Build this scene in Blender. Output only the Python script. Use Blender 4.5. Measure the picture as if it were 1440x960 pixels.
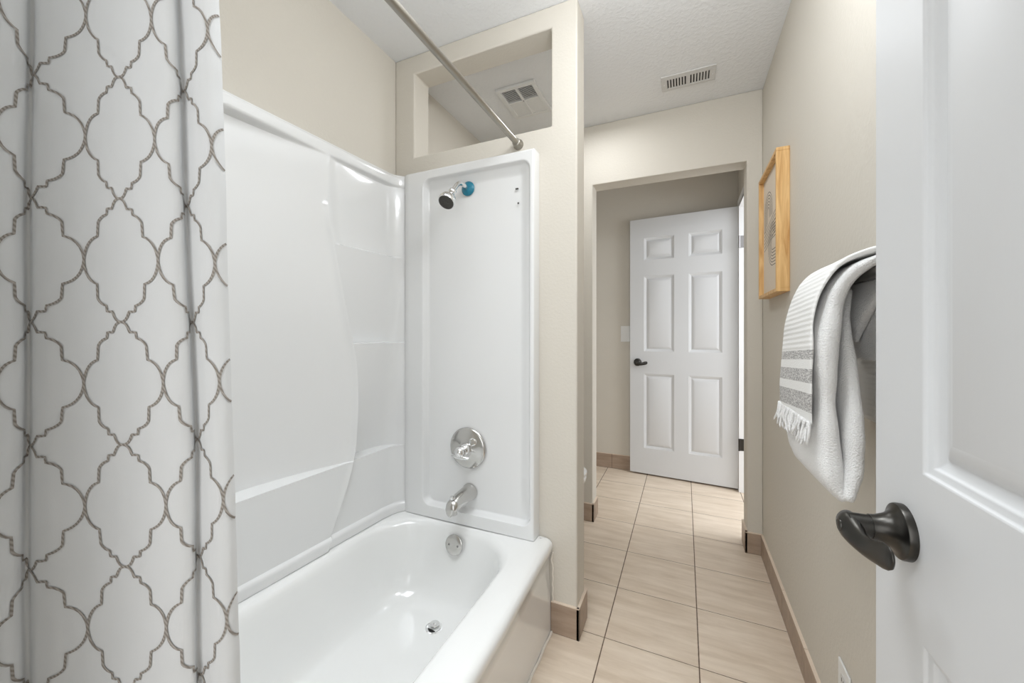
import bpy, bmesh, math, random
from mathutils import Vector, Matrix, noise
from math import sin, cos, pi, sqrt, radians
random.seed(7)
scene = bpy.context.scene
for o in list(bpy.data.objects):
    bpy.data.objects.remove(o, do_unlink=True)

# ------------------------------------------------------------------ camera
YAW = 0.4206
cam_d = bpy.data.cameras.new('camera'); cam = bpy.data.objects.new('camera', cam_d)
scene.collection.objects.link(cam); scene.camera = cam
cam.location = (0, 0, 1.13); cam.rotation_euler = (pi/2, 0, YAW)
cam_d.sensor_width = 36; cam_d.lens = 542/1440*36; cam_d.shift_y = -11.7/1440
cam_d.clip_start = 0.02
# ------------------------------------------------------------------ world, lights, exposure
w = bpy.data.worlds.new('world'); scene.world = w; w.use_nodes = True
w.node_tree.nodes['Background'].inputs[0].default_value = (0.95, 0.97, 1.0, 1)
w.node_tree.nodes['Background'].inputs[1].default_value = 0.6
def area(name, loc, target, sx, sy, power, color=(1, 1, 1), disk=False, spread=180):
    l = bpy.data.lights.new(name, 'AREA'); l.energy = power; l.color = color
    l.shape = 'DISK' if disk else 'RECTANGLE'; l.size = sx
    if not disk: l.size_y = sy
    l.spread = radians(spread)
    o = bpy.data.objects.new(name, l); scene.collection.objects.link(o); o.location = loc
    d = Vector(target) - Vector(loc); o.rotation_euler = d.to_track_quat('-Z', 'Y').to_euler()
    return o
def bulb(name, loc, power, radius, color):
    l = bpy.data.lights.new(name, 'POINT'); l.energy = power; l.color = color; l.shadow_soft_size = radius
    o = bpy.data.objects.new(name, l); scene.collection.objects.link(o); o.location = loc; return o
bulb('ceiling_globe', (0.0, 0.80, 2.15), 8.0, 0.13, (0.92, 0.96, 1.0))
area('tub_fill', (-0.60, 0.52, 2.36), (-0.60, 0.52, 0), 0.55, 0.70, 2.7, (0.90, 0.95, 1.0), spread=90)  # added fill shining down on tub and floor, not a known fixture
area('hall_fill', (-0.15, -1.3, 1.35), (-0.25, 1.0, 1.0), 1.7, 1.9, 13.5, (0.93, 0.965, 1.0))  # large soft fill added behind the doorway, stands for no particular lamp
area('toilet_alcove_light', (-0.45, 1.95, 2.34), (-0.45, 1.95, 0), 0.25, 0.25, 1.7, (0.94, 0.97, 1.0), disk=True)
area('bedroom_daylight', (1.6, 2.75, 1.55), (0.2, 2.8, 0.5), 1.2, 1.5, 19.0, (0.90, 0.95, 1.0))
vs = scene.view_settings
vs.view_transform = 'Standard'; vs.look = 'None'; vs.exposure = 1.0; vs.gamma = 1; vs.use_curve_mapping = False

# ------------------------------------------------------------------ helpers
def lin(c):
    c = c/255.0
    return c/12.92 if c <= 0.04045 else ((c+0.055)/1.055)**2.4
def rgb(r, g, b): return (lin(r), lin(g), lin(b), 1)
def mat(name, col, rough=0.5, metal=0.0, coat=0.0, spec=0.5, sss=0.0):
    m = bpy.data.materials.new(name); m.use_nodes = True
    b = m.node_tree.nodes['Principled BSDF']
    b.inputs['Base Color'].default_value = col; b.inputs['Roughness'].default_value = rough
    b.inputs['Metallic'].default_value = metal; b.inputs['Coat Weight'].default_value = coat
    b.inputs['Specular IOR Level'].default_value = spec
    return m
def N(m, t, **kw):
    n = m.node_tree.nodes.new(t)
    for k, v in kw.items(): setattr(n, k, v)
    return n
def LK(m, a, b): m.node_tree.links.new(a, b)
def bsdf(m): return m.node_tree.nodes['Principled BSDF']
def math_n(m, op, a, b=None, c=None):
    n = N(m, 'ShaderNodeMath', operation=op)
    for i, v in enumerate((a, b, c)):
        if v is None: continue
        if isinstance(v, (int, float)): n.inputs[i].default_value = v
        else: LK(m, v, n.inputs[i])
    return n.outputs[0]
def objcoord(m, scale=(1, 1, 1)):
    t = N(m, 'ShaderNodeTexCoord'); mp = N(m, 'ShaderNodeMapping')
    mp.inputs['Scale'].default_value = scale
    LK(m, t.outputs['Object'], mp.inputs['Vector']); return mp.outputs['Vector']
def add_bump(m, height, strength=0.3, dist=0.002):
    b = N(m, 'ShaderNodeBump'); b.inputs['Strength'].default_value = strength; b.inputs['Distance'].default_value = dist
    LK(m, height, b.inputs['Height']); LK(m, b.outputs[0], bsdf(m).inputs['Normal'])
def noise_bump(m, scale, strength, dist=0.002, detail=2, sc=(1, 1, 1)):
    n = N(m, 'ShaderNodeTexNoise'); n.inputs['Scale'].default_value = scale; n.inputs['Detail'].default_value = detail
    LK(m, objcoord(m, sc), n.inputs['Vector']); add_bump(m, n.outputs['Fac'], strength, dist); return n

def link(o, parent=None):
    scene.collection.objects.link(o)
    if parent is not None: o.parent = parent
    return o
def obj(name, bm, mats, parent=None, smooth=False, bevel=0, seg=2, angle=40, recalc=True):
    if recalc: bmesh.ops.recalc_face_normals(bm, faces=bm.faces)
    me = bpy.data.meshes.new(name); bm.to_mesh(me); bm.free()
    for m in (mats if isinstance(mats, (list, tuple)) else [mats]): me.materials.append(m)
    o = bpy.data.objects.new(name, me); link(o, parent)
    if smooth:
        me.polygons.foreach_set('use_smooth', [True]*len(me.polygons))
        if angle < 180:
            try: me.set_sharp_from_angle(angle=radians(angle))
            except Exception: pass
    if bevel:
        md = o.modifiers.new('bevel', 'BEVEL'); md.width = bevel; md.segments = seg; md.limit_method = 'ANGLE'; md.angle_limit = radians(30)
        md.harden_normals = False
        me.polygons.foreach_set('use_smooth', [True]*len(me.polygons))
        try: me.set_sharp_from_angle(angle=radians(60))
        except Exception: pass
    return o
def struct(o): o['kind'] = 'structure'; return o
def tag(o, label, cat, group=None):
    o['label'] = label; o['category'] = cat
    if group: o['group'] = group
    return o
def thing(name, label, cat, loc=(0, 0, 0), rotz=0, group=None):
    o = bpy.data.objects.new(name, None); link(o); o.location = loc; o.rotation_euler = (0, 0, rotz)
    o.empty_display_size = 0.05
    return tag(o, label, cat, group)
def box(bm, x0, x1, y0, y1, z0, z1, mi=0):
    vs = [bm.verts.new(p) for p in ((x0,y0,z0),(x1,y0,z0),(x1,y1,z0),(x0,y1,z0),(x0,y0,z1),(x1,y0,z1),(x1,y1,z1),(x0,y1,z1))]
    for f in ((0,3,2,1),(4,5,6,7),(0,1,5,4),(1,2,6,5),(2,3,7,6),(3,0,4,7)):
        fc = bm.faces.new([vs[i] for i in f]); fc.material_index = mi
    return vs
def loft(bm, loops, cap0=True, cap1=True, closed=True, mi=0):
    rows = [[bm.verts.new(p) for p in L] for L in loops]
    n = len(rows[0])
    for a, b in zip(rows, rows[1:]):
        for i in range(n if closed else n-1):
            j = (i+1) % n
            f = bm.faces.new((a[i], a[j], b[j], b[i])); f.material_index = mi
    if cap0: f = bm.faces.new(rows[0][::-1]); f.material_index = mi
    if cap1: f = bm.faces.new(rows[-1]); f.material_index = mi
    return rows
def frame_of(d):
    d = Vector(d).normalized(); up = Vector((0, 0, 1)) if abs(d.z) < 0.95 else Vector((0, 1, 0))
    a = d.cross(up).normalized(); b = a.cross(d).normalized(); return d, a, b
def lathe(bm, base, axis, prof, n=32, cap0=True, cap1=True, mi=0):
    """prof: list of (t along axis, radius)"""
    d, a, b = frame_of(axis); base = Vector(base); loops = []
    for t, r in prof:
        r = max(r, 1e-5)
        loops.append([base + d*t + (a*cos(2*pi*k/n) + b*sin(2*pi*k/n))*r for k in range(n)])
    return loft(bm, loops, cap0, cap1, mi=mi)
def tube(bm, pts, r, n=12, mi=0):
    pts = [Vector(p) for p in pts]; loops = []; rr = r if isinstance(r, (list, tuple)) else [r]*len(pts)
    prev = None
    for i, p in enumerate(pts):
        d = (pts[min(i+1, len(pts)-1)] - pts[max(i-1, 0)]).normalized()
        if prev is None: _, a, b = frame_of(d)
        else:
            a = prev - d*prev.dot(d); a.normalize(); b = a.cross(d)
        prev = a
        loops.append([p + (a*cos(2*pi*k/n) + b*sin(2*pi*k/n))*rr[i] for k in range(n)])
    return loft(bm, loops, mi=mi)
def catmull(P, n):
    out = []
    for i in range(len(P)-1):
        p0, p1, p2, p3 = (Vector(P[max(i-1, 0)]), Vector(P[i]), Vector(P[i+1]), Vector(P[min(i+2, len(P)-1)]))
        for k in range(n):
            t = k/n
            out.append(0.5*((2*p1) + (p2-p0)*t + (2*p0-5*p1+4*p2-p3)*t*t + (3*p1-p0-3*p2+p3)*t**3))
    out.append(Vector(P[-1])); return out
def sstep(a, b, x):
    t = min(1, max(0, (x-a)/(b-a))); return t*t*(3-2*t)
def lerp(a, b, t): return a+(b-a)*t

# ------------------------------------------------------------------ materials
def wall_mat():
    m = mat('greige_wall_paint', rgb(212, 206, 195), 0.72, spec=0.3)
    n = N(m, 'ShaderNodeTexNoise'); n.inputs['Scale'].default_value = 95; n.inputs['Detail'].default_value = 2
    LK(m, objcoord(m), n.inputs['Vector'])
    r = N(m, 'ShaderNodeValToRGB'); r.color_ramp.elements[0].position = 0.42; r.color_ramp.elements[1].position = 0.62
    LK(m, n.outputs['Fac'], r.inputs[0]); add_bump(m, r.outputs[0], 0.16, 0.0015); return m
M_wall = wall_mat()
M_ceil = mat('ceiling_paint', rgb(236, 237, 238), 0.8, spec=0.2)
_n = N(M_ceil, 'ShaderNodeTexNoise'); _n.inputs['Scale'].default_value = 70; _n.inputs['Detail'].default_value = 3
LK(M_ceil, objcoord(M_ceil), _n.inputs['Vector'])
_r = N(M_ceil, 'ShaderNodeValToRGB'); _r.color_ramp.elements[0].position = 0.45; _r.color_ramp.elements[1].position = 0.6
LK(M_ceil, _n.outputs['Fac'], _r.inputs[0]); add_bump(M_ceil, _r.outputs[0], 0.3, 0.002)
PX, PY, GX0, GY0 = 0.317, 0.310, 0.046, 1.447
def tile_mat(name, base, base2, grout=True):
    m = mat(name, base, 0.42, spec=0.4)
    tc = N(m, 'ShaderNodeTexCoord'); sep = N(m, 'ShaderNodeSeparateXYZ'); LK(m, tc.outputs['Object'], sep.inputs[0])
    mp = N(m, 'ShaderNodeMapping'); mp.inputs['Scale'].default_value = (3.5, 26, 26); LK(m, tc.outputs['Object'], mp.inputs['Vector'])
    n1 = N(m, 'ShaderNodeTexNoise'); n1.inputs['Scale'].default_value = 1.0; n1.inputs['Detail'].default_value = 6; n1.inputs['Roughness'].default_value = 0.65; n1.inputs['Distortion'].default_value = 0.4
    n2 = N(m, 'ShaderNodeTexNoise'); n2.inputs['Scale'].default_value = 5; n2.inputs['Detail'].default_value = 4
    if grout:   # offset the veining per tile
        ix = math_n(m, 'FLOOR', math_n(m, 'DIVIDE', math_n(m, 'SUBTRACT', sep.outputs['X'], GX0), PX))
        iy = math_n(m, 'FLOOR', math_n(m, 'DIVIDE', math_n(m, 'SUBTRACT', sep.outputs['Y'], GY0), PY))
        s = math_n(m, 'ADD', math_n(m, 'MULTIPLY', ix, 3.71), math_n(m, 'MULTIPLY', iy, 9.37))
        cb = N(m, 'ShaderNodeCombineXYZ'); LK(m, s, cb.inputs[0]); LK(m, s, cb.inputs[1]); LK(m, s, cb.inputs[2])
        va = N(m, 'ShaderNodeVectorMath', operation='ADD'); LK(m, mp.outputs[0], va.inputs[0]); LK(m, cb.outputs[0], va.inputs[1])
        LK(m, va.outputs[0], n1.inputs['Vector'])
    else: LK(m, mp.outputs[0], n1.inputs['Vector'])
    LK(m, tc.outputs['Object'], n2.inputs['Vector'])
    r = N(m, 'ShaderNodeValToRGB'); e = r.color_ramp.elements; e[0].position = 0.32; e[1].position = 0.68
    e[0].color = base2; e[1].color = base
    LK(m, n1.outputs['Fac'], r.inputs[0])
    mx = N(m, 'ShaderNodeMixRGB', blend_type='MULTIPLY'); mx.inputs[0].default_value = 0.5
    r2 = N(m, 'ShaderNodeValToRGB'); r2.color_ramp.elements[0].position = 0.3; r2.color_ramp.elements[0].color = (0.86, 0.84, 0.81, 1); r2.color_ramp.elements[1].position = 0.7
    LK(m, n2.outputs['Fac'], r2.inputs[0]); LK(m, r.outputs[0], mx.inputs[1]); LK(m, r2.outputs[0], mx.inputs[2])
    out = mx.outputs[0]
    if grout:
        def near(axis, g0, p):
            t = math_n(m, 'DIVIDE', math_n(m, 'SUBTRACT', sep.outputs[axis], g0), p)
            f = math_n(m, 'SUBTRACT', t, math_n(m, 'ROUND', t))
            return math_n(m, 'MULTIPLY', math_n(m, 'ABSOLUTE', f), p)
        wob = N(m, 'ShaderNodeTexNoise'); wob.inputs['Scale'].default_value = 60; LK(m, tc.outputs['Object'], wob.inputs['Vector'])
        d = math_n(m, 'MINIMUM', near('X', GX0, PX), math_n(m, 'ADD', near('Y', GY0, PY), 0.0006))
        d = math_n(m, 'ADD', d, math_n(m, 'MULTIPLY', math_n(m, 'SUBTRACT', wob.outputs['Fac'], 0.5), 0.0012))
        g = N(m, 'ShaderNodeMapRange'); g.inputs[1].default_value = 0.0012; g.inputs[2].default_value = 0.0026
        LK(m, d, g.inputs[0])
        mg = N(m, 'ShaderNodeMixRGB'); LK(m, g.outputs[0], mg.inputs[0]); mg.inputs[1].default_value = rgb(104, 86, 72); LK(m, out, mg.inputs[2])
        out = mg.outputs[0]
        rr = N(m, 'ShaderNodeMapRange'); rr.inputs[3].default_value = 0.9; rr.inputs[4].default_value = 0.42
        LK(m, g.outputs[0], rr.inputs[0]); LK(m, rr.outputs[0], bsdf(m).inputs['Roughness'])
        add_bump(m, g.outputs[0], 0.6, 0.0015)
    LK(m, out, bsdf(m).inputs['Base Color']); return m
M_floor = tile_mat('beige_floor_tile', rgb(231, 216, 198), rgb(210, 192, 171))
M_base = tile_mat('beige_base_tile', rgb(182, 162, 144), rgb(158, 138, 121), grout=False)
M_grout = mat('dark_grout', rgb(96, 80, 70), 0.9)
M_caulk = mat('white_caulk', rgb(232, 226, 216), 0.5)
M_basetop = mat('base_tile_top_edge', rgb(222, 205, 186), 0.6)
M_acrylic = mat('white_acrylic', rgb(230, 230, 229), 0.17, coat=0.3)
M_tub = mat('white_tub_enamel', rgb(237, 237, 235), 0.12, coat=0.4)
M_door = mat('white_door_paint', rgb(216, 217, 218), 0.42)
_n = N(M_door, 'ShaderNodeTexNoise'); _n.inputs['Scale'].default_value = 1; _n.inputs['Detail'].default_value = 4; _n.inputs['Distortion'].default_value = 0.6
LK(M_door, objcoord(M_door, (190, 60, 8)), _n.inputs['Vector']); add_bump(M_door, _n.outputs['Fac'], 0.10, 0.001)
M_trim = mat('white_trim_paint', rgb(236, 236, 236), 0.4)
M_chrome = mat('chrome', (0.82, 0.82, 0.82, 1), 0.09, 1.0)
M_chrome_s = mat('soft_chrome', (0.60, 0.59, 0.57, 1), 0.20, 1.0)
M_darkrub = mat('dark_nozzle_face', rgb(70, 68, 64), 0.5)
M_black = mat('black_void', rgb(20, 19, 18), 0.7)
M_blue = mat('blue_protective_film', rgb(20, 124, 150), 0.3)
_n = N(M_blue, 'ShaderNodeTexNoise'); _n.inputs['Scale'].default_value = 90; LK(M_blue, objcoord(M_blue), _n.inputs['Vector'])
_r = N(M_blue, 'ShaderNodeValToRGB'); _r.color_ramp.elements[0].color = rgb(14, 92, 118); _r.color_ramp.elements[1].color = rgb(24, 140, 165)
LK(M_blue, _n.outputs['Fac'], _r.inputs[0]); LK(M_blue, _r.outputs[0], bsdf(M_blue).inputs['Base Color'])
M_nickel = mat('brushed_nickel', (0.36, 0.34, 0.30, 1), 0.38, 1.0)
M_bronze = mat('dark_bronze', (0.055, 0.052, 0.047, 1), 0.3, 0.9)
M_steel = mat('steel_hinge', (0.35, 0.34, 0.34, 1), 0.4, 1.0)
M_fabric = mat('white_curtain_cotton', rgb(216, 217, 217), 0.85, spec=0.15)
_b = bsdf(M_fabric); _b.inputs['Sheen Weight'].default_value = 0.1
noise_bump(M_fabric, 900, 0.12, 0.0006, 1)
M_thread = mat('grey_brown_embroidery', rgb(150, 143, 136), 0.9, spec=0.1)
_w = N(M_thread, 'ShaderNodeTexWave'); _w.inputs['Scale'].default_value = 115; _w.bands_direction = 'DIAGONAL'
LK(M_thread, objcoord(M_thread), _w.inputs['Vector'])
_r = N(M_thread, 'ShaderNodeValToRGB'); _r.color_ramp.elements[0].color = rgb(132, 125, 118); _r.color_ramp.elements[1].color = rgb(172, 166, 159)
LK(M_thread, _w.outputs['Fac'], _r.inputs[0]); LK(M_thread, _r.outputs[0], bsdf(M_thread).inputs['Base Color'])
M_plush = mat('white_terry', rgb(236, 235, 233), 0.95, spec=0.1); noise_bump(M_plush, 380, 0.9, 0.003, 3)
bsdf(M_plush).inputs['Sheen Weight'].default_value = 0.3
M_handt = mat('white_ribbed_towel', rgb(234, 233, 230), 0.95, spec=0.1)
M_plastic = mat('white_plastic', rgb(232, 232, 230), 0.35)
M_ventgrey = mat('vent_white', rgb(214, 213, 211), 0.5)
M_dark_slot = mat('vent_shadow', rgb(34, 32, 30), 0.9)
M_porc = mat('toilet_porcelain', rgb(238, 238, 236), 0.12, coat=0.4)
def wood():
    m = mat('pale_oak', rgb(222, 180, 118), 0.5)
    n = N(m, 'ShaderNodeTexNoise'); n.inputs['Scale'].default_value = 1; n.inputs['Detail'].default_value = 5; n.inputs['Distortion'].default_value = 1.2
    LK(m, objcoord(m, (55, 60, 5)), n.inputs['Vector'])
    r = N(m, 'ShaderNodeValToRGB'); r.color_ramp.elements[0].position = 0.3; r.color_ramp.elements[0].color = rgb(196, 146, 84)
    r.color_ramp.elements[1].position = 0.65; r.color_ramp.elements[1].color = rgb(230, 190, 130)
    LK(m, n.outputs['Fac'], r.inputs[0]); LK(m, r.outputs[0], bsdf(m).inputs['Base Color']); return m
M_wood = wood()
M_paper = mat('beige_paper', rgb(222, 208, 190), 0.8)
M_ink = mat('dark_ink', rgb(74, 66, 60), 0.8)
def stripes():
    m = M_handt
    tc = N(m, 'ShaderNodeTexCoord'); sep = N(m, 'ShaderNodeSeparateXYZ'); LK(m, tc.outputs['Object'], sep.inputs[0])
    # far edge sits lower: measure height along the hem
    z = math_n(m, 'ADD', sep.outputs['Z'], math_n(m, 'MULTIPLY', math_n(m, 'SUBTRACT', sep.outputs['Y'], 0.9), 0.06))
    lt = math_n(m, 'LESS_THAN', sep.outputs['X'], 0.27)
    acc = None
    for a, b in ((1.080, 1.098), (1.036, 1.062), (0.981, 1.017)):
        s = math_n(m, 'MULTIPLY', math_n(m, 'GREATER_THAN', z, a), math_n(m, 'LESS_THAN', z, b))
        acc = s if acc is None else math_n(m, 'ADD', acc, s)
    acc = math_n(m, 'MULTIPLY', acc, lt)
    n = N(m, 'ShaderNodeTexNoise'); n.inputs['Scale'].default_value = 1; n.inputs['Detail'].default_value = 2
    mp = N(m, 'ShaderNodeMapping'); mp.inputs['Scale'].default_value = (150, 150, 520); LK(m, tc.outputs['Object'], mp.inputs[0]); LK(m, mp.outputs[0], n.inputs['Vector'])
    r = N(m, 'ShaderNodeValToRGB'); r.color_ramp.elements[0].position = 0.4; r.color_ramp.elements[1].position = 0.6
    r.color_ramp.elements[0].color = rgb(160, 158, 156); r.color_ramp.elements[1].color = rgb(214, 212, 209)
    LK(m, n.outputs['Fac'], r.inputs[0])
    mx = N(m, 'ShaderNodeMixRGB'); LK(m, acc, mx.inputs[0]); mx.inputs[1].default_value = rgb(234, 233, 230); LK(m, r.outputs[0], mx.inputs[2])
    LK(m, mx.outputs[0], bsdf(m).inputs['Base Color'])
    rib = math_n(m, 'SINE', math_n(m, 'MULTIPLY', z, 2*pi/0.0105))
    rib = math_n(m, 'MULTIPLY', rib, math_n(m, 'ADD', math_n(m, 'GREATER_THAN', z, 1.10), math_n(m, 'GREATER_THAN', sep.outputs['X'], 0.3)))
    hh = math_n(m, 'ADD', math_n(m, 'MULTIPLY', rib, 0.5), n.outputs['Fac'])
    add_bump(m, hh, 0.45, 0.0014)
stripes()

# ------------------------------------------------------------------ room shell
CZ = 2.376
def wall_hole(name, u0, u1, z0, z1, hu0, hu1, hz0, hz1, a0, a1, axis, m=M_wall, bev=0.005):
    """slab with one rectangular hole; axis 'x': u is X, thickness in Y a0..a1; axis 'y': u is Y, thickness in X"""
    bm = bmesh.new()
    us = [u0, hu0, hu1, u1]; zs = [z0, hz0, hz1, z1]
    if hz0 <= z0: zs = [z0, hz1, z1]
    hr = 1 if hz0 > z0 else 0
    def P(u, a, z): return (u, a, z) if axis == 'x' else (a, u, z)
    V = {}
    for k, a in enumerate((a0, a1)):
        for i, u in enumerate(us):
            for j, z in enumerate(zs): V[k, i, j] = bm.verts.new(P(u, a, z))
    nz = len(zs)
    for k in (0, 1):
        for i in range(3):
            for j in range(nz-1):
                if i == 1 and j == hr: continue
                bm.faces.new((V[k,i,j], V[k,i+1,j], V[k,i+1,j+1], V[k,i,j+1]))
    def side(p, q): bm.faces.new((V[(0,)+p], V[(0,)+q], V[(1,)+q], V[(1,)+p]))
    for j in range(nz-1): side((0, j), (0, j+1)); side((3, j), (3, j+1))
    for i in range(3):
        side((i, nz-1), (i+1, nz-1))
        if not (hr == 0 and i == 1): side((i, 0), (i+1, 0))
    side((1, hr), (1, hr+1)); side((2, hr), (2, hr+1)); side((1, hr+1), (2, hr+1))
    if hr: side((1, hr), (2, hr))
    return struct(obj(name, bm, m, bevel=bev, seg=3))
def slab(name, *b, m=M_wall):
    bm = bmesh.new(); box(bm, *b); return struct(obj(name, bm, m))
bm = bmesh.new(); box(bm, -1.6, 2.4, -2.4, 3.42, -0.1, 0.0); floor = struct(obj('floor', bm, M_floor))
bm = bmesh.new(); box(bm, -1.6, 2.4, -2.4, 3.42, CZ, CZ+0.1); ceiling = struct(obj('ceiling', bm, M_ceil))
bm = bmesh.new()
box(bm, -1.42, -1.214, -0.12, 1.40, 1.78, CZ)
box(bm, -1.42, -1.30, -0.12, 1.40, 0.0, 1.78)
box(bm, -1.42, -1.214, 1.40, 2.313, 0, CZ)
struct(obj('wall_left', bm, M_wall))
wall_hole('wall_partition', -1.214, -0.362, 0, CZ, -1.107, -0.462, 1.918, 2.292, 1.40, 1.51, 'x', bev=0.006)
wall_hole('wall_back', -1.42, 0.365, 0, CZ, -0.505, 0.295, 0, 2.02, 2.313, 2.43, 'x', bev=0.004)
slab('wall_far', -1.6, 0.365, 3.30, 3.42, 0, CZ)
slab('wall_far_left', -1.6, -1.5, 2.43, 3.30, 0, CZ)
wall_hole('wall_right', -0.12, 3.42, 0, CZ, 2.46, 3.175, 0, 2.045, 0.365, 0.48, 'y', bev=0.002)
wall_hole('wall_near', -1.42, 0.48, 0, CZ, -0.52, 0.29, 0, 2.06, -0.24, -0.12, 'x', bev=0.002)
slab('wall_hall_left', -1.42, -1.30, -2.3, -0.24, 0, CZ)
slab('wall_hall_right', 0.98, 1.1, -2.3, -0.24, 0, CZ)
slab('wall_hall_near', -1.42, 1.1, -2.4, -2.3, 0, CZ)
slab('wall_hall_side', 0.48, 1.1, -0.24, -0.12, 0, CZ)

# baseboards of cut floor tile
def baseboard(name, a, b, nrm, H=0.104, T=0.010, joints=(), ends=(True, True)):
    """a,b: floor points on the wall face; nrm: unit direction into the room"""
    bm = bmesh.new(); a = Vector((a[0], a[1], 0)); b = Vector((b[0], b[1], 0)); d = (b-a).normalized(); L = (b-a).length; n = Vector((nrm[0], nrm[1], 0))
    def bx(s0, s1, t0, t1, z0, z1, mi):
        pts = [a + d*s + n*t for s, t in ((s0, t0), (s1, t0), (s1, t1), (s0, t1))]
        vs = [bm.verts.new((p.x, p.y, z0)) for p in pts] + [bm.verts.new((p.x, p.y, z1)) for p in pts]
        for f in ((0,1,2,3),(4,5,6,7),(0,1,5,4),(1,2,6,5),(2,3,7,6),(3,0,4,7)):
            fc = bm.faces.new([vs[i] for i in f]); fc.material_index = mi
    cuts = [0] + [j for j in joints if 0 < j < L] + [L]
    for s0, s1 in zip(cuts, cuts[1:]):
        e0 = 0.0014 if s0 > 0 or ends[0] else 0; e1 = 0.0014 if s1 < L or ends[1] else 0
        bx(s0+e0, s1-e1, 0, T, 0.002, H, 0)
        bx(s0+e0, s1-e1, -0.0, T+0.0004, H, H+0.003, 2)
    bx(0, L, 0, T-0.0015, 0, H-0.001, 1)
    return struct(obj(name, bm, [M_base, M_grout, M_basetop]))
J = [0.29 + 0.313*k for k in range(9)]
baseboard('baseboard_right', (0.365, 0.3), (0.365, 2.303), (-1, 0), joints=J)
baseboard('baseboard_back_right', (0.365, 2.313), (0.285, 2.313), (0, -1))
baseboard('baseboard_back_right_return', (0.295, 2.303), (0.295, 2.43), (-1, 0), H=0.116)
baseboard('baseboard_back_left', (-1.2, 2.313), (-0.495, 2.313), (0, -1), joints=[0.33, 0.645])
baseboard('baseboard_back_left_return', (-0.505, 2.303), (-0.505, 2.43), (1, 0))
baseboard('baseboard_partition', (-0.462, 1.40), (-0.352, 1.40), (0, -1), H=0.114)
baseboard('baseboard_partition_end', (-0.362, 1.39), (-0.362, 1.52), (1, 0), H=0.114)
baseboard('baseboard_far', (-1.5, 3.30), (0.34, 3.30), (0, -1), H=0.116, joints=[0.3, 0.615, 0.945, 1.26, 1.575])

# white jamb and casing of the bedroom doorway
bm = bmesh.new()
box(bm, 0.352, 0.492, 3.155, 3.1745, 0, 2.044); box(bm, 0.352, 0.492, 2.4605, 2.48, 0, 2.044); box(bm, 0.352, 0.492, 2.48, 3.155, 2.025, 2.0445)
box(bm, 0.352, 0.365, 3.160, 3.225, 0, 2.09); box(bm, 0.352, 0.365, 2.432, 2.475, 0, 2.09); box(bm, 0.352, 0.365, 2.475, 3.160, 2.03, 2.09)
struct(obj('door_frame_1', bm, M_trim, bevel=0.002)); bpy.data.objects['door_frame_1'].name = 'trim_1'

# ------------------------------------------------------------------ surround: moulded wall panel along the tub
surround = thing('tub_surround', 'white moulded acrylic shower surround with corner shelves above the bathtub', 'shower surround', (-1.15, 1.34, 0.355))
def padd(o, parent):      # keep world coordinates of a mesh built in world space
    o.parent = parent; o.location = -Vector(parent.location) if parent.rotation_euler.z == 0 else o.location
    return o
ZL, ZS2, ZS1 = 0.640, 1.090, 1.458
bc = [(0.36, 0.985), (0.447, 1.03), (0.64, 1.10), (0.77, 1.118), (0.9, 1.122), (1.045, 1.110), (1.23, 1.065), (1.455, 1.015), (1.56, 0.992), (1.70, 0.985), (1.83, 0.985)]
bcs = catmull([(z, y, 0) for z, y in bc], 12)
def bnd(z):
    for p, q in zip(bcs, bcs[1:]):
        if p.x <= z <= q.x: return lerp(p.y, q.y, (z-p.x)/max(1e-9, q.x-p.x))
    return bcs[-1].y if z > 1 else bcs[0].y
def X0(y): return max(-1.19, -1.150 - 0.052*(1.32-y))
YE = 1.372
def recess(y, z):
    b = bnd(z); top = 1.765
    r = 0.0
    if z > top + 0.012: return 0.0
    if y <= b:
        q = min(1, (b-y)/0.40); bow = (1-(1-q)**2)
        if z > ZL:
            D = lerp(0.080, 0.022, sstep(ZL, 1.70, z))
            r = D*bow
        else: r = 0.0
        # proud rib next to the shelf column
        r -= 0.007*math.exp(-((b-y)/0.014)**2)*sstep(0.40, 0.6, z)*(1 if z < 1.6 else 0)
    else:
        wdt = lerp(0.010, 0.02, sstep(1.46, 1.6, z))
        e = sstep(0, wdt, y-b)
        if z > ZS1: r = 0.012*sstep(0, 0.06, y-b)*sstep(1.35, 1.28, y)
        elif z > ZL:
            if z > ZS2: f = (ZS1-z)/(ZS1-ZS2); D = 0.058
            else: f = (ZS2-z)/(ZS2-ZL); D = 0.074
            qq = min(1, max(0, (y-b)/(1.352-b)))
            g = (1-qq**4)**0.5
            r = D*f*e*g
        else:
            f = (ZL-z)/(ZL-0.40)
            r = 0.010*e*sstep(1.35, 1.30-0.05*f, y)
    # cove under the top lip
    c = sstep(top+0.012, top, z)
    lipd = 0.010*abs(cos(min(1.0, max(0, (y-0.62)/0.38))*pi/2)) if y < 1.0 else 0.008*sstep(1.0, 1.2, y)
    cove = lipd*math.exp(-((top-z)/0.035)) if z < top else lipd
    return (r + cove)*c
def panel_pt(y, z):
    x = X0(y)
    # rounded corner towards the faucet wall
    if y > 1.30: x += 0.045*((y-1.30)/(YE-1.30))**2.2
    x -= recess(y, z)
    if z < 0.395: x += 0.012*sstep(0.395, 0.385, z)
    if z > 1.80: x -= 0.012*sstep(1.800, 1.822, z)**2
    return (x, y, z)
zs = [0.353, 0.366, 0.378, 0.384, 0.389, 0.394, 0.399]
z = 0.41
while z < 1.74: zs.append(z); z += 0.011
zs += [1.745, 1.750, 1.756, 1.762, 1.765, 1.768, 1.771, 1.774, 1.778, 1.785, 1.795, 1.803, 1.809, 1.814, 1.818, 1.8205, 1.822]
for s in (ZL, ZS2): zs = [q for q in zs if abs(q-s) > 0.006] + [s-0.005, s-0.0022, s-0.0006, s+0.0006, s+0.003]
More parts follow.
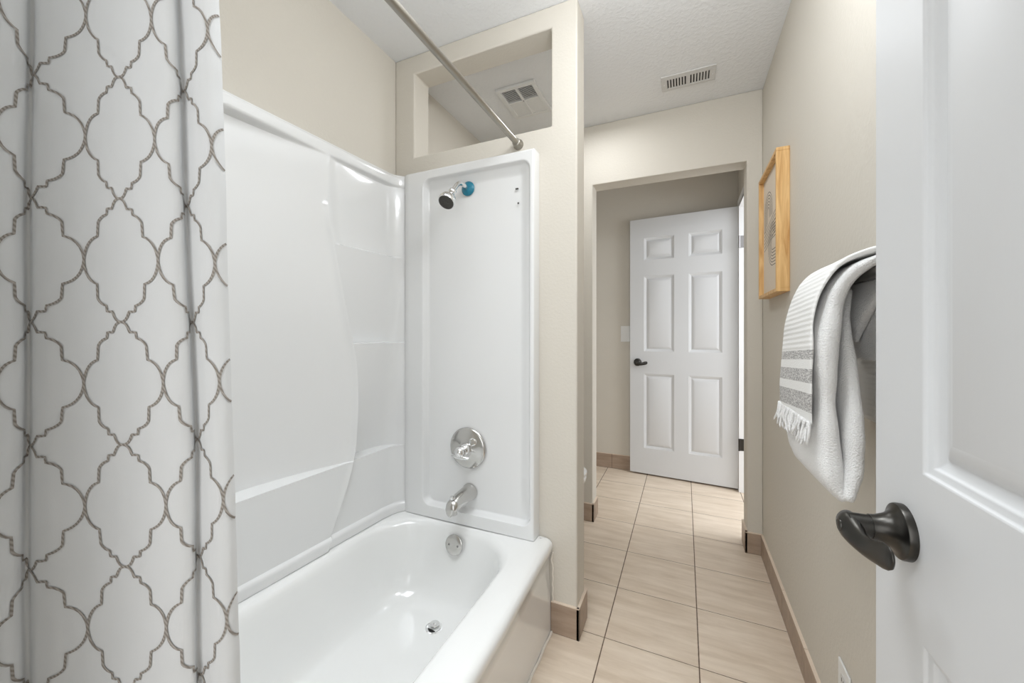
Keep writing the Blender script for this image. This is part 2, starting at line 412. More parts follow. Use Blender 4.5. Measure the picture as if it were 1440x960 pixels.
zs = [q for q in zs if abs(q-ZS1) > 0.004] + [ZS1-0.004, ZS1, ZS1+0.004]
zs = sorted(zs)
bm = bmesh.new(); rows = []
for z in zs:
    b = bnd(z); row = []
    ys = [-0.10 + (b-0.06+0.10)*k/60 for k in range(60)] + [b-0.06+0.058*k/12 for k in range(12)] + [b-0.0012, b+0.0004]
    ys += [b + 0.022*k/8 for k in range(1, 9)] + [b+0.022+(1.29-b-0.022)*k/30 for k in range(1, 31)] + [1.29+(YE-1.29)*k/16 for k in range(1, 17)]
    for y in ys:
        row.append(bm.verts.new(panel_pt(y, z)))
    rows.append(row)
for a, b_ in zip(rows, rows[1:]):
    for i in range(len(a)-1): bm.faces.new((a[i], a[i+1], b_[i+1], b_[i]))
# top cap back to wall and back skin, so the panel has thickness
top = rows[-1]; back = [bm.verts.new((-1.2135, v.co.y, 1.8215)) for v in top]
for i in range(len(top)-1): bm.faces.new((top[i], top[i+1], back[i+1], back[i]))
padd(obj('side_panel', bm, M_acrylic, smooth=True, angle=50), surround)

# faucet-wall panel (height field over X,Z)
FY, WY = 1.345, 1.3995
def fp(x, z):
    """front surface Y at (x,z)"""
    xl, xr = -1.018, -0.528
    zt, zb = 1.785, 0.402
    # signed distance inside rounded recess
    cx_, cz_ = (xl+xr)/2, (zt+zb)/2; hx, hz = (xr-xl)/2, (zt-zb)/2; r = 0.035
    qx = abs(x-cx_)-(hx-r); qz = abs(z-cz_)-(hz-r)
    d = sqrt(max(qx, 0)**2+max(qz, 0)**2)+min(max(qx, qz), 0)-r
    ins = -d
    dl = x-xl; dr = xr-x; db = z-zb; dt = zt-z
    dep = 0.036*sstep(-0.002, 0.009, ins)
    # wide soft bevel at the right, cove at the top
    dep *= lerp(lerp(0.9, 0.35, sstep(0.01, 0.10, db)), 1, sstep(0.0, 0.055, dr)); dep *= lerp(0.45, 1, sstep(0, 0.045, dt))
    return FY + max(dep, 0)
def rng(a, b, n): return [a+(b-a)*k/n for k in range(n)]
xs = rng(-1.118, -1.03, 6)+rng(-1.03, -0.99, 22)+rng(-0.99, -0.60, 30)+rng(-0.60, -0.52, 30)+[-0.520, -0.517, -0.514, -0.512]
zz = [0.353]+rng(0.36, 0.395, 3)+rng(0.395, 0.44, 24)+rng(0.44, 1.72, 60)+rng(1.72, 1.795, 30)+[1.795, 1.805, 1.812, 1.817, 1.820, 1.822]
bm = bmesh.new(); rows = []
def rnd(t, r):   # rounding offset near an outer edge at distance t
    return 0 if t >= r else r - sqrt(max(0, r*r-(r-t)**2))
for z in zz:
    row = []
    for x in xs:
        y = fp(x, z) + rnd(-0.512-x, 0.006) + rnd(1.822-z, 0.006) + rnd(x+1.118, 0.006)
        row.append(bm.verts.new((x, y, z)))
    rows.append(row)
for a, b_ in zip(rows, rows[1:]):
    for i in range(len(a)-1): bm.faces.new((a[i], a[i+1], b_[i+1], b_[i]))
rb = [bm.verts.new((-0.511, WY, r[-1].co.z)) for r in rows]
for i in range(len(rows)-1): bm.faces.new((rows[i][-1], rb[i], rb[i+1], rows[i+1][-1]))
tb = [bm.verts.new((v.co.x, WY, 1.8225)) for v in rows[-1]]
for i in range(len(xs)-1): bm.faces.new((rows[-1][i], rows[-1][i+1], tb[i+1], tb[i]))
lb = [bm.verts.new((-1.119, WY, r[0].co.z)) for r in rows]
for i in range(len(rows)-1): bm.faces.new((rows[i][0], rows[i+1][0], lb[i+1], lb[i]))
padd(obj('end_panel', bm, M_acrylic, smooth=True, angle=50), surround)
for x, z, sx in ((-0.5935, 1.690, 0.006), (-0.588, 1.634, 0.003)):
    bm = bmesh.new(); box(bm, x-sx, x+sx, 1.3725-0.001, 1.376, z-0.0028, z+0.0028)
    o = padd(obj('scuff_mark', bm, M_darkrub, bevel=0.001), surround); o['label'] = 'tiny dark mark on the end panel'

# ------------------------------------------------------------------ bathtub
tub = thing('bathtub', 'white enamelled alcove bathtub with a rounded basin under the surround', 'bathtub', (-0.83, 0.64, 0))
def rrect(x0, x1, y0, y1, r, z, n=14, r2=None):
    r = min(r, (x1-x0)/2-1e-4, (y1-y0)/2-1e-4); pts = []
    m = 10
    for cx_, cy_, a0 in ((x1-r, y1-r, 0), (x0+r, y1-r, pi/2), (x0+r, y0+r, pi), (x1-r, y0+r, 3*pi/2)):
        for k in range(n+1):
            a = a0+pi/2*k/n; pts.append((cx_+r*cos(a), cy_+r*sin(a), z))
    out = []
    # resample straight sides for even shading
    for i in range(len(pts)):
        out.append(pts[i])
        if (i+1) % (n+1) == 0:
            p, q = pts[i], pts[(i+1) % len(pts)]
            for k in range(1, m): out.append(tuple(lerp(p[j], q[j], k/m) for j in range(3)))
    return out
x0, y0, y1 = -1.205, -0.113, 1.396
L = [rrect(x0, -0.462, y0, y1, .006, 0.0), rrect(x0, -0.460, y0, y1, .006, .10), rrect(x0, -0.455, y0, y1, .006, .25), rrect(x0, -0.450, y0, y1, .006, .285),
     rrect(x0, -0.440, y0, y1, .008, .312), rrect(x0, -0.437, y0, y1, .008, .328), rrect(x0, -0.440, y0, y1, .009, .340), rrect(x0, -0.448, y0, y1, .01, .348), rrect(x0, -0.460, y0, y1, .012, .3515),
     rrect(x0+.01, -0.475, y0+.01, y1-.01, .03, .352), rrect(x0+.04, -0.525, y0+.06, y1-.035, .12, .3515)]
bx0, bx1, by0, by1 = -1.150, -0.545, 0.02, 1.348
prof = [(0.0, .350, .20), (0.006, .348, .20), (0.014, .342, .20), (0.021, .332, .20), (0.026, .318, .195), (0.036, .27, .19), (0.048, .21, .18), (0.060, .16, .17), (0.074, .125, .16), (0.093, .100, .15), (0.12, .083, .14), (0.15, .076, .12), (0.18, .073, .10), (0.23, .071, .08), (0.28, 0.070, .02)]
for i, (ins, z, r) in enumerate(prof):
    # near end slopes more than the far end
    ex = 0.26*(1-(z-.07)/.28)*1.0
    L.append(rrect(bx0+ins, bx1-ins, by0+ins+ex, by1-ins*1.05, r, z))
bm = bmesh.new(); loft(bm, L, cap0=True, cap1=True)
for v in bm.verts:
    if v.co.x > -0.49 and v.co.z > 0.05: v.co.x -= 0.016*sstep(0.85, 1.40, v.co.y)*sstep(0.05, 0.3, v.co.z)
tb_ = padd(obj('tub_body', bm, M_tub, smooth=True, angle=60), tub)
# chrome drain and overflow
def cdisc(bm, c, ax, prof, n=32, mi=0): lathe(bm, c, ax, prof, n, mi=mi)
dc = (-0.822, 1.150, 0.0712)
bm = bmesh.new(); lathe(bm, dc, (0, 0, 1), [(0, .031), (.002, .031), (.0035, .028), (.002, .022), (-.0005, .020)], 36, cap1=False)
dr = obj('drain', bm, M_chrome, smooth=True); padd(dr, tub)
bm = bmesh.new(); lathe(bm, (dc[0], dc[1], dc[2]+.0005), (0, 0, 1), [(0, .0215), (.0006, .0215)], 32)
o = obj('drain_hole', bm, M_black); o.parent = dr
bm = bmesh.new(); lathe(bm, (dc[0], dc[1]+0.004, dc[2]+.009), (0, 0.06, 1), [(0, .0165), (.003, .0185), (.0045, .017), (.0052, .006), (.009, .0055), (.010, .001)], 32)
tube(bm, [(dc[0], dc[1], dc[2]), (dc[0], dc[1], dc[2]+.01)], .004)
o = obj('stopper', bm, M_chrome, smooth=True); o.parent = dr
oc = Vector((-0.832, 1.302, 0.292)); od = Vector((0, -1, 0.18)).normalized()
bm = bmesh.new(); lathe(bm, oc+od*-.006, od, [(0, .034), (.007, .0385), (.0125, .0385), (.0145, .036), (.0155, .02), (.0158, .001)], 40)
ov = obj('overflow_plate', bm, M_chrome_s, smooth=True); padd(ov, tub)
for s in (-1, 1):
    bm = bmesh.new(); lathe(bm, oc+od*.0090+Vector((s*0.020, 0, 0)), od, [(0, .0042), (.001, .0042), (.0018, .003), (.002, .0005)], 14)
    o = obj('screw', bm, M_steel, smooth=True); o.parent = ov
# caulk bead at the floor and wall
bm = bmesh.new()
P_ = [(-0.458+0.0015*sin(k*1.7), 1.392-0.03*k, 0.003) for k in range(51)]
tube(bm, P_, 0.0045, 6); tube(bm, [(-0.4555+0.001*sin(k*2.1)+0.0*k, 1.3965, 0.003+0.0125*k) for k in range(21)]+[(-0.462, 1.397, .27), (-0.455, 1.397, .30)], 0.0032, 6)
padd(obj('caulk_line', bm, M_caulk, smooth=True), tub)['label'] = 'white caulk bead along the floor and wall'

# ------------------------------------------------------------------ shower fittings
SX = -0.814; PYF = 1.3752
sh = thing('overhead_shower', 'chrome shower head on a bent arm with a blue film covered flange', 'shower head', (SX, PYF, 1.725))
def wpart(name, bm, m, parent, smooth=True, **k):
    o = obj(name, bm, m, smooth=smooth, **k); o.parent = parent; o.matrix_parent_inverse = Matrix.Translation(-Vector(parent.location)); return o
def subpart(name, bm, m, parent, smooth=True, **k):   # parent already placed in world coordinates
    o = obj(name, bm, m, smooth=smooth, **k); o.parent = parent; return o
bm = bmesh.new(); lathe(bm, (SX, PYF+.002, 1.725), (0, -1, 0), [(0, .0295), (.003, .0295), (.008, .025), (.013, .014), (.014, .011)], 36)
wpart('flange', bm, M_blue, sh)['label'] = 'round flange still under blue protective film'
bm = bmesh.new(); arm = catmull([(SX, PYF, 1.725), (SX, 1.335, 1.729), (SX, 1.305, 1.722), (SX, 1.275, 1.694), (SX, 1.258, 1.672)], 8)
tube(bm, arm, .0088, 16); wpart('arm', bm, M_chrome, sh)
hd = Vector((0.0, -0.62, -0.79)).normalized(); hb = Vector((SX, 1.262, 1.678))
bm = bmesh.new(); lathe(bm, hb, hd, [(-.004, .012), (.0, .0145), (.012, .0145), (.015, .012), (.019, .013), (.028, .014), (.036, .020), (.047, .0285), (.060, .032), (.070, .0325), (.074, .031), (.0745, .029)], 40)
wpart('head_body', bm, M_chrome, sh)
bm = bmesh.new(); lathe(bm, hb+hd*.073, hd, [(0, .0295), (.003, .0290), (.0035, .027), (.0035, .008), (.0055, .0075), (.0055, .001)], 36)
fo = hb+hd*.0765; _, fa, fb = frame_of(hd)
for ring, cnt in ((.012, 8), (.018, 14), (.024, 20)):
    for k in range(cnt):
        a = 2*pi*k/cnt; lathe(bm, fo+(fa*cos(a)+fb*sin(a))*ring, hd, [(-.001, .0012), (.0015, .0009)], 6)
wpart('spray_face', bm, M_darkrub, sh)['label'] = 'dark rubber spray face'

vl = thing('shower_valve', 'round chrome tub valve with lever handle above the tub spout', 'valve', (SX, PYF, 0.658))
bm = bmesh.new(); lathe(bm, (SX, PYF+.002, 0.658), (0, -1, 0), [(0, .084), (.004, .084), (.008, .081), (.011, .076), (.013, .060), (.017, .045), (.020, .033), (.021, .030)], 56)
wpart('escutcheon', bm, M_chrome_s, vl)
bm = bmesh.new(); lathe(bm, (SX, PYF-.018, 0.658), (0, -1, 0), [(0, .024), (.018, .021), (.022, .017), (.028, .017), (.032, .019), (.040, .021), (.052, .0205), (.060, .016), (.065, .008), (.0665, .001)], 36)
wpart('handle_hub', bm, M_chrome, vl)
bm = bmesh.new(); tube(bm, [(SX-.040, PYF-.060, 0.640), (SX-.035, PYF-.062, 0.640), (SX, PYF-.066, 0.638), (SX+.035, PYF-.062, 0.636), (SX+.040, PYF-.060, 0.636)], [.004, .0065, .0085, .0065, .004], 14)
wpart('lever', bm, M_chrome, vl)
bm = bmesh.new(); lathe(bm, (SX+.030, PYF-.012, 0.688), (0.15, -1, 0.2), [(0, .016), (.006, .016), (.010, .012), (.011, .001)], 24)
wpart('temperature_stop', bm, M_chrome, vl)

sp = thing('tub_spout', 'chrome tub spout with a diverter knob over the basin', 'spout', (-0.806, PYF, 0.478))
bm = bmesh.new(); loops = []
st = [(1.378, .478, .034, .034), (1.372, .478, .034, .034), (1.368, .478, .0325, .0325), (1.34, .478, .0305, .0305), (1.30, .477, .0285, .0285), (1.27, .475, .027, .0265), (1.25, .472, .0255, .0255), (1.238, .468, .0235, .0245), (1.230, .462, .020, .022), (1.226, .456, .015, .017), (1.2245, .452, .008, .010)]
for y, z, rx, rz in st:
    loops.append([(-0.806+rx*cos(2*pi*k/32), y, z+rz*sin(2*pi*k/32)) for k in range(32)])
loft(bm, loops); wpart('spout_body', bm, M_chrome_s, sp)
bm = bmesh.new(); lathe(bm, (-0.806, 1.247, 0.458), (0, -0.15, -1), [(0, .0195), (.016, .0195), (.019, .017), (.019, .013), (.012, .012)], 28, cap1=True)
wpart('outlet', bm, M_chrome_s, sp)
bm = bmesh.new(); lathe(bm, (-0.806, 1.248, 0.491), (0, -0.1, 1), [(0, .0045), (.008, .0045), (.009, .0095), (.014, .0105), (.018, .009), (.0195, .002)], 24)
wpart('diverter_knob', bm, M_chrome, sp)

# ------------------------------------------------------------------ rod, rings, curtain
RX, RZ = -0.597, 1.872
rod = thing('shower_curtain_rod', 'brushed nickel shower curtain rod running across the top of the tub', 'curtain rod', (RX, 1.40, RZ))
bm = bmesh.new(); tube(bm, [(RX, -0.119, RZ), (RX, 0.5, RZ)], .0125, 24); tube(bm, [(RX, 0.5, RZ), (RX, 1.399, RZ)], .0108, 24)
wpart('pole', bm, M_nickel, rod)
for y, d in ((1.3995, -1), (-0.1195, 1)):
    bm = bmesh.new(); lathe(bm, (RX, y, RZ), (0, d, 0), [(0, .020), (.006, .021), (.010, .019), (.013, .0165), (.028, .0155), (.030, .0125)], 28)
    wpart('end_cap', bm, M_nickel, rod)

# plan curve of the hanging cloth (X,Y), right hem first; folds bunch up towards the wall behind the camera
plan = [(-0.4934, 0.2876), (-0.4923, 0.2782), (-0.4975, 0.2704), (-0.5092, 0.2663), (-0.5222, 0.2649), (-0.531, 0.2642), (-0.5306, 0.2611), (-0.5251, 0.257), (-0.5238, 0.2521), (-0.5292, 0.2431), (-0.5498, 0.2306), (-0.5769, 0.2185), (-0.6062, 0.2054), (-0.6304, 0.1924), (-0.6449, 0.1826), (-0.6556, 0.1767), (-0.6638, 0.1752), (-0.6721, 0.1759), (-0.6743, 0.1738), (-0.6683, 0.1678), (-0.667, 0.1596), (-0.6706, 0.1514), (-0.6753, 0.1405), (-0.65, 0.104), (-0.6, 0.078), (-0.55, 0.064), (-0.53, 0.05), (-0.56, 0.04), (-0.62, 0.034), (-0.66, 0.022), (-0.65, 0.006), (-0.6, -0.006), (-0.55, -0.014), (-0.535, -0.028), (-0.56, -0.044), (-0.62, -0.05), (-0.65, -0.066), (-0.61, -0.086), (-0.575, -0.1)]
pl = catmull([(x, y, 0) for x, y in plan], 14)
acc = [0.0]
for p, q in zip(pl, pl[1:]): acc.append(acc[-1]+(q-p).length)
ULEN = acc[-1]
def plan_at(u):
    u = min(max(u, 0), ULEN-1e-6)
    lo, hi = 0, len(acc)-1
    while hi-lo > 1:
        mid = (lo+hi)//2
        if acc[mid] <= u: lo = mid
        else: hi = mid
    return pl[lo].lerp(pl[hi], (u-acc[lo])/(acc[hi]-acc[lo]))
CTOP, CBOT = 1.845, 0.40
def cloth(u, z):
    p = plan_at(u); x, y = p.x, p.y
    t = (CTOP-z)/(CTOP-CBOT)
    # folds gather at the top and open downwards
    amp = lerp(0.93, 1.04, sstep(0.0, 0.9, t)); x = -0.600 + (x+0.600)*amp
    dx = lerp(-0.022, 0.011, t)*(1-sstep(0.05, 0.30, u)); x += 0.913*dx; y += 0.408*dx
    wv = noise.noise(Vector((u*9, z*2.2, 3.1)))*0.007 + noise.noise(Vector((u*26, z*5, 8.1)))*0.0016
    wv += 0.0012*noise.noise(Vector((u*70, z*26, 1.7)))
    x += wv; y += 0.004*noise.noise(Vector((u*7, z*3.0, 9.0)))
    return Vector((x, y, z))
def cloth_n(u, z):
    e = 0.0015
    a = cloth(min(u+e, ULEN), z)-cloth(max(u-e, 0), z); b = cloth(u, z+e)-cloth(u, z-e)
    n = b.cross(a); n.normalize(); return n
bm = bmesh.new(); NU = 420; NV = 150
rows = []
for j in range(NV+1):
    z = lerp(CTOP, CBOT, j/NV); rows.append([bm.verts.new(cloth(ULEN*i/NU, z)) for i in range(NU+1)])
for a, b_ in zip(rows, rows[1:]):
    for i in range(NU): bm.faces.new((a[i], a[i+1], b_[i+1], b_[i]))
# right side hem
# embroidered trellis: ribbons lying on the cloth
q = [(0, 0), (.07, .008), (.13, .035), (.18, .085), (.215, .15), (.222, .168), (.30, .165), (.37, .172), (.376, .215), (.382, .262), (.44, .275), (.50, .295), (.57, .335), (.61, .372), (.622, .39), (.628, .46), (.635, .55), (.64, .615),
     (.72, .635), (.80, .67), (.87, .72), (.93, .79), (.97, .87), (.992, .94), (1, 1)]
HV = 0.0692; V0 = 1.281
def u_at(px):   # arc length of the cloth where it is met at a given bearing from the doorway
    return min((abs((p.x*0.9128+p.y*0.4083)/(p.y*0.9128-p.x*0.4083)*542+720-px)+(99 if a > 0.36 or (px > 100 and a > 0.22) else 0), a) for p, a in zip(pl, acc))[1]
COL = [u_at(176), u_at(125), u_at(47)+0.002]             # node columns: the trellis is sewn a little unevenly
COL += [COL[-1]+0.036, COL[-1]+0.074] + [COL[-1]+0.074+0.0425*k for k in range(1, 22)]
us = u_at(229); uh = u_at(313)
cr = [us, (us+uh)/2, uh, uh-0.045, uh-0.09]
def colu(i): return COL[i] if i >= 0 else cr[min(-i-1, 4)]
def poly(ci, cv, su, sv):
    ua, ub = colu(ci), colu(ci+su)
    pts = [(ua+(ub-ua)*a, cv-sv*b*HV) for a, b in q]
    fine = []
    for p, r in zip(pts, pts[1:]):
        L_ = math.hypot(r[0]-p[0], r[1]-p[1]); k = max(1, int(L_/0.0035))
        for i in range(k): fine.append((lerp(p[0], r[0], i/k), lerp(p[1], r[1], i/k)))
    fine.append(pts[-1]); return fine
def ribbon(path, wd=0.0013):
    prev = None
    for i, (u, v) in enumerate(path):
        p0 = path[max(i-1, 0)]; p1 = path[min(i+1, len(path)-1)]
        du, dv = p1[0]-p0[0], p1[1]-p0[1]; l = math.hypot(du, dv) or 1; nu, nv = -dv/l*wd, du/l*wd
        cur = []
        ok = 0.0005 < u < ULEN-0.0005 and CBOT+.003 < v < CTOP-.003
        if ok:
            n = cloth_n(u, v)
            for s in (-1, 1):
                P = cloth(u+s*nu, v+s*nv); cur.append(bm.verts.new(P+n*0.0009))
            if prev: f = bm.faces.new((prev[0], prev[1], cur[1], cur[0])); f.material_index = 1
        prev = cur if ok else None
for ci in range(-4, 24, 2):       # tip nodes of the trellis; four strands leave each diagonally
    for iv in range(-10, 26, 2):
        cv = V0-iv*HV
        if not CBOT-HV*1.5 < cv < CTOP+HV*1.5: continue
        for su in (-1, 1):
            for sv in (-1, 1): ribbon(poly(ci, cv, su, sv))
cur = obj('shower_curtain', bm, [M_fabric, M_thread], smooth=True, angle=180, recalc=False)
tag(cur, 'white shower curtain embroidered with a grey trellis pattern hanging beside the tub', 'shower curtain')
# rings that carry the curtain
ring0 = None
for k, u in enumerate((0.012, 0.10, 0.20, 0.30, 0.40, 0.52, 0.64, 0.76)):
    p = cloth(min(u, ULEN-.01), CTOP-0.012)
    if ring0 is None:
        bm = bmesh.new(); n = 24; pts = [(0.021*cos(2*pi*i/n), 0, 0.021*sin(2*pi*i/n)) for i in range(n+1)]
        tube(bm, pts, 0.0013, 6); ring0 = obj('curtain_ring', bm, M_nickel, smooth=True); r = ring0
    else: r = ring0.copy(); scene.collection.objects.link(r)
    r.location = (RX, 0.315-0.055*k, RZ-0.008)
    tag(r, 'thin nickel ring carrying the trellis curtain on the rod', 'curtain ring', 'curtain rings on the shower rod')

# ------------------------------------------------------------------ six panel doors
def door_leaf(Wd, Hd, T=0.035):
    """leaf in local coords: x 0..Wd, z 0..Hd, both faces panelled, thickness y 0..T"""
    bm = bmesh.new()
    st = 0.110; mu = 0.104; pw = (Wd-2*st-mu)/2
    xs = [0, st, st+pw, st+pw+mu, Wd-st, Wd]
    zs = [0, 0.205, 0.795, 0.975, 1.570, 1.700, 1.875, Hd]
    loopsd = [(0, 0), (.0015, .0030), (.0085, .0042), (.0100, .0075), (.0165, .0105), (.0205, .0108), (.0225, .0088), (.033, .0045), (.040, .0034), (.041, .0030)]
    for face in (0, 1):
        def P(x, z, d): return (x, d if face == 0 else T-d, z)
        V = {(i, j): bm.verts.new(P(x, z, 0)) for i, x in enumerate(xs) for j, z in enumerate(zs)}
        for i in range(5):
            for j in range(7):
                c = [V[i, j], V[i+1, j], V[i+1, j+1], V[i, j+1]]
                if i in (1, 3) and j in (1, 3, 5):
                    prev = c
                    for ins, d in loopsd[1:]:
                        a, b, e, f = xs[i]+ins, xs[i+1]-ins, zs[j]+ins, zs[j+1]-ins
                        cur = [bm.verts.new(P(a, e, d)), bm.verts.new(P(b, e, d)), bm.verts.new(P(b, f, d)), bm.verts.new(P(a, f, d))]
                        for k in range(4): bm.faces.new((prev[k], prev[(k+1) % 4], cur[(k+1) % 4], cur[k]))
                        prev = cur
                    bm.faces.new(prev)
                else: bm.faces.new(c)
        if face == 0: V0_ = V
        else: V1_ = V
    for i in range(5):
        for j in (0, 7): bm.faces.new((V0_[i, j], V0_[i+1, j], V1_[i+1, j], V1_[i, j]))
    for j in range(7):
        for i in (0, 5): bm.faces.new((V0_[i, j], V0_[i, j+1], V1_[i, j+1], V1_[i, j]))
    return bm
def lever_mesh(bm, c, out, along, L=0.115):
    """lever: rosette base c on the door face, out = face normal, along = direction of blade"""
    c = Vector(c); o = Vector(out).normalized(); a = Vector(along).normalized(); up = Vector((0, 0, 1))
    secs = [(-.0165, .048, -.003, .002, .002), (-.0155, .048, -.003, .0075, .0090), (-.011, .0485, -.003, .0110, .0145), (0, .0485, -.004, .0122, .0168), (.009, .048, -.006, .0105, .0160), (.018, .047, -.0085, .0080, .0140), (.028, .0455, -.0105, .0056, .0122),
            (.040, .044, -.0095, .0042, .0118), (.052, .043, -.006, .0037, .0128), (.063, .042, -.003, .0034, .0138), (.072, .041, -.001, .0030, .0128), (.079, .0405, 0, .0024, .0090), (.082, .0405, 0, .001, .002)]
    loops = []
    for s, h, z, hx, hz in secs:
        loops.append([c + a*s + o*h + up*z + o*(hx*cos(2*pi*k/24)) + up*(hz*sin(2*pi*k/24)) for k in range(24)])
    loft(bm, loops)
# near door: opens into the room, hinged behind the camera's right shoulder
DF = 0.228
nd = thing('door_1', 'white six-panel door standing open at the right edge beside the towel bar', 'door', (DF, -0.109, 0.008)); nd['kind'] = 'structure'
bm = door_leaf(0.7625, 2.03)
for v in bm.verts: v.co = Vector((v.co.y, v.co.x, v.co.z))        # face y=0 -> x=0 (towards the tub)
for f in bm.faces: f.normal_flip()
o = obj('door_leaf', bm, M_door, bevel=0.0012, seg=2); o.parent = nd
def handle(parent, c, out, along, name='door_handle'):
    """in world coordinates; parented keeping place"""
    out = Vector(out).normalized(); c = Vector(c)
    bm = bmesh.new(); lathe(bm, c, out, [(0, .0305), (.0055, .0305), (.0075, .0297), (.0085, .0275), (.0090, .0250), (.011, .0220), (.016, .0180), (.021, .0160), (.026, .0142), (.031, .0138)], 44)
    h = obj(name, bm, M_bronze, smooth=True); h.parent = parent; h.matrix_parent_inverse = parent_inv(parent); h['label'] = 'dark bronze lever handle'
    bm = bmesh.new(); lathe(bm, c+out*.031, out, [(0, .0128), (.0006, .0128), (.020, .0128), (.0205, .0115)], 32)
    s = obj('spindle', bm, M_bronze, smooth=True); s.parent = h
    bm = bmesh.new(); lever_mesh(bm, c, out, along); s = obj('lever', bm, M_bronze, smooth=True, angle=180); s.parent = h
    bm = bmesh.new(); lathe(bm, c+out*.0580-Vector((0, 0, .0035)), out, [(0, .0075), (.0018, .0072), (.0022, .006), (.0010, .0035), (.0008, .0005)], 24); s = obj('keyhole', bm, M_bronze, smooth=True); s.parent = h
    return h
def parent_inv(p):
    return (Matrix.Translation(p.location) @ Matrix.Rotation(p.rotation_euler.z, 4, 'Z')).inverted()
handle(nd, (DF, 0.580, 0.905), (-1, 0, 0), (0, -1, 0))

# far door
A = Vector((0.361, 3.188, 0.012)); B = Vector((-0.403, 3.248, 0.012)); dd = (B-A)
fd = thing('door_2', 'white six-panel door swung open against the far wall of the hall', 'door', A, math.atan2(dd.y, dd.x)); fd['kind'] = 'structure'
bm = door_leaf(dd.length, 2.03)
for v in bm.verts: v.co.y = -v.co.y
for f in bm.faces: f.normal_flip()
o = obj('door_leaf', bm, M_door, bevel=0.001, seg=2); o.parent = fd
# local +y points towards camera? leaf occupies y -T..0 ; camera faces the side with local y = 0
dn = dd.normalized(); nrm = Vector((dn.y, -dn.x, 0));
if nrm.y > 0: nrm = -nrm
hc = A + dn*0.706 + nrm*0.0; hc.z = 0.897
handle(fd, hc, nrm, -dn)
for z0_, m_ in ((1.735, M_steel), (0.297, M_bronze)):
    bm = bmesh.new(); box(bm, 0.366, 0.392, 3.1535, 3.156, z0_, z0_+0.085); tube(bm, [(0.3545, 3.1600-.012, z0_), (0.3545, 3.1600-.012, z0_+.085)], .0055, 12)
    box(bm, 0.352, 0.368, 3.1525, 3.155, z0_, z0_+0.085)
    h = obj('hinge', bm, m_); h.parent = fd; h.matrix_parent_inverse = parent_inv(fd); h['label'] = 'steel hinge' if m_ is M_steel else 'black hinge'

# ------------------------------------------------------------------ picture on the right wall
pic = thing('framed_picture', 'oak shadow box frame with black line art above the towel bar', 'picture', (0.365, 1.953, 1.565))
py0, py1, pz0, pz1, pxf = 1.762, 2.146, 1.290, 1.842, 0.321
bm = bmesh.new(); fw = 0.014
for (a, b, c, d) in ((py0, py1, pz0, pz0+fw), (py0, py1, pz1-fw, pz1), (py0, py0+fw, pz0+fw, pz1-fw), (py1-fw, py1, pz0+fw, pz1-fw)):
    box(bm, pxf, 0.3648, a, b, c, d)
wpart('frame', bm, M_wood, pic, smooth=False, bevel=0.0012)
bm = bmesh.new(); box(bm, 0.3400, 0.3430, py0+fw-.001, py1-fw+.001, pz0+fw-.001, pz1-fw+.001)
paper = wpart('art_print', bm, M_paper, pic, smooth=False)
bm = bmesh.new(); pcy, pcz = (py0+py1)/2, (pz0+pz1)/2
def ink(pts, wd=0.0014):
    """pts in (right, up) as seen from inside the room facing the wall; right = -Y"""
    pts = [Vector((p[0], p[1], 0)) for p in pts]
    prev = None
    for i, p in enumerate(pts):
        d = (pts[min(i+1, len(pts)-1)]-pts[max(i-1, 0)]); d.normalize(); n = Vector((-d.y, d.x, 0))*wd
        c = [bm.verts.new((0.3397, pcy-(p+s*n).x, pcz+(p+s*n).y)) for s in (-1, 1)]
        if prev: bm.faces.new((prev[0], prev[1], c[1], c[0]))
        prev = c
def arc(cx_, cy_, r, a0, a1, n=18): return [(cx_+r*cos(lerp(a0, a1, i/n)), cy_+r*sin(lerp(a0, a1, i/n))) for i in range(n+1)]
for k in range(6):      # nested arch, a rising band and a nested bend below it
    r = 0.020+0.013*k
    ink([(-0.070-r, 0.050-0.006*k)] + arc(-0.070, 0.100, r, pi, 0) + [(-0.070+r, 0.070)])
    y = 0.052-0.0165*k
    ink([(-0.158, y-0.030), (-0.11, y-0.022), (-0.03, y-0.004), (0.05, y+0.014), (0.135, y+0.026)])
    r = 0.090-0.013*k
    ink([(0.135, -0.055+r)] + arc(0.020, -0.058, r, pi/2, 3*pi/2) + [(0.135, -0.061-r)])
inkp = subpart('ink_lines', bm, M_ink, paper, smooth=False); inkp.matrix_parent_inverse = Matrix.Translation(-Vector(pic.location)) if False else Matrix.Identity(4)
bm = bmesh.new(); lathe(bm, (0.3399, pcy-0.135, pcz+0.135), (-1, 0, 0), [(0, .018), (.0004, .018)], 24)
subpart('ink_dot', bm, M_ink, paper, smooth=False)

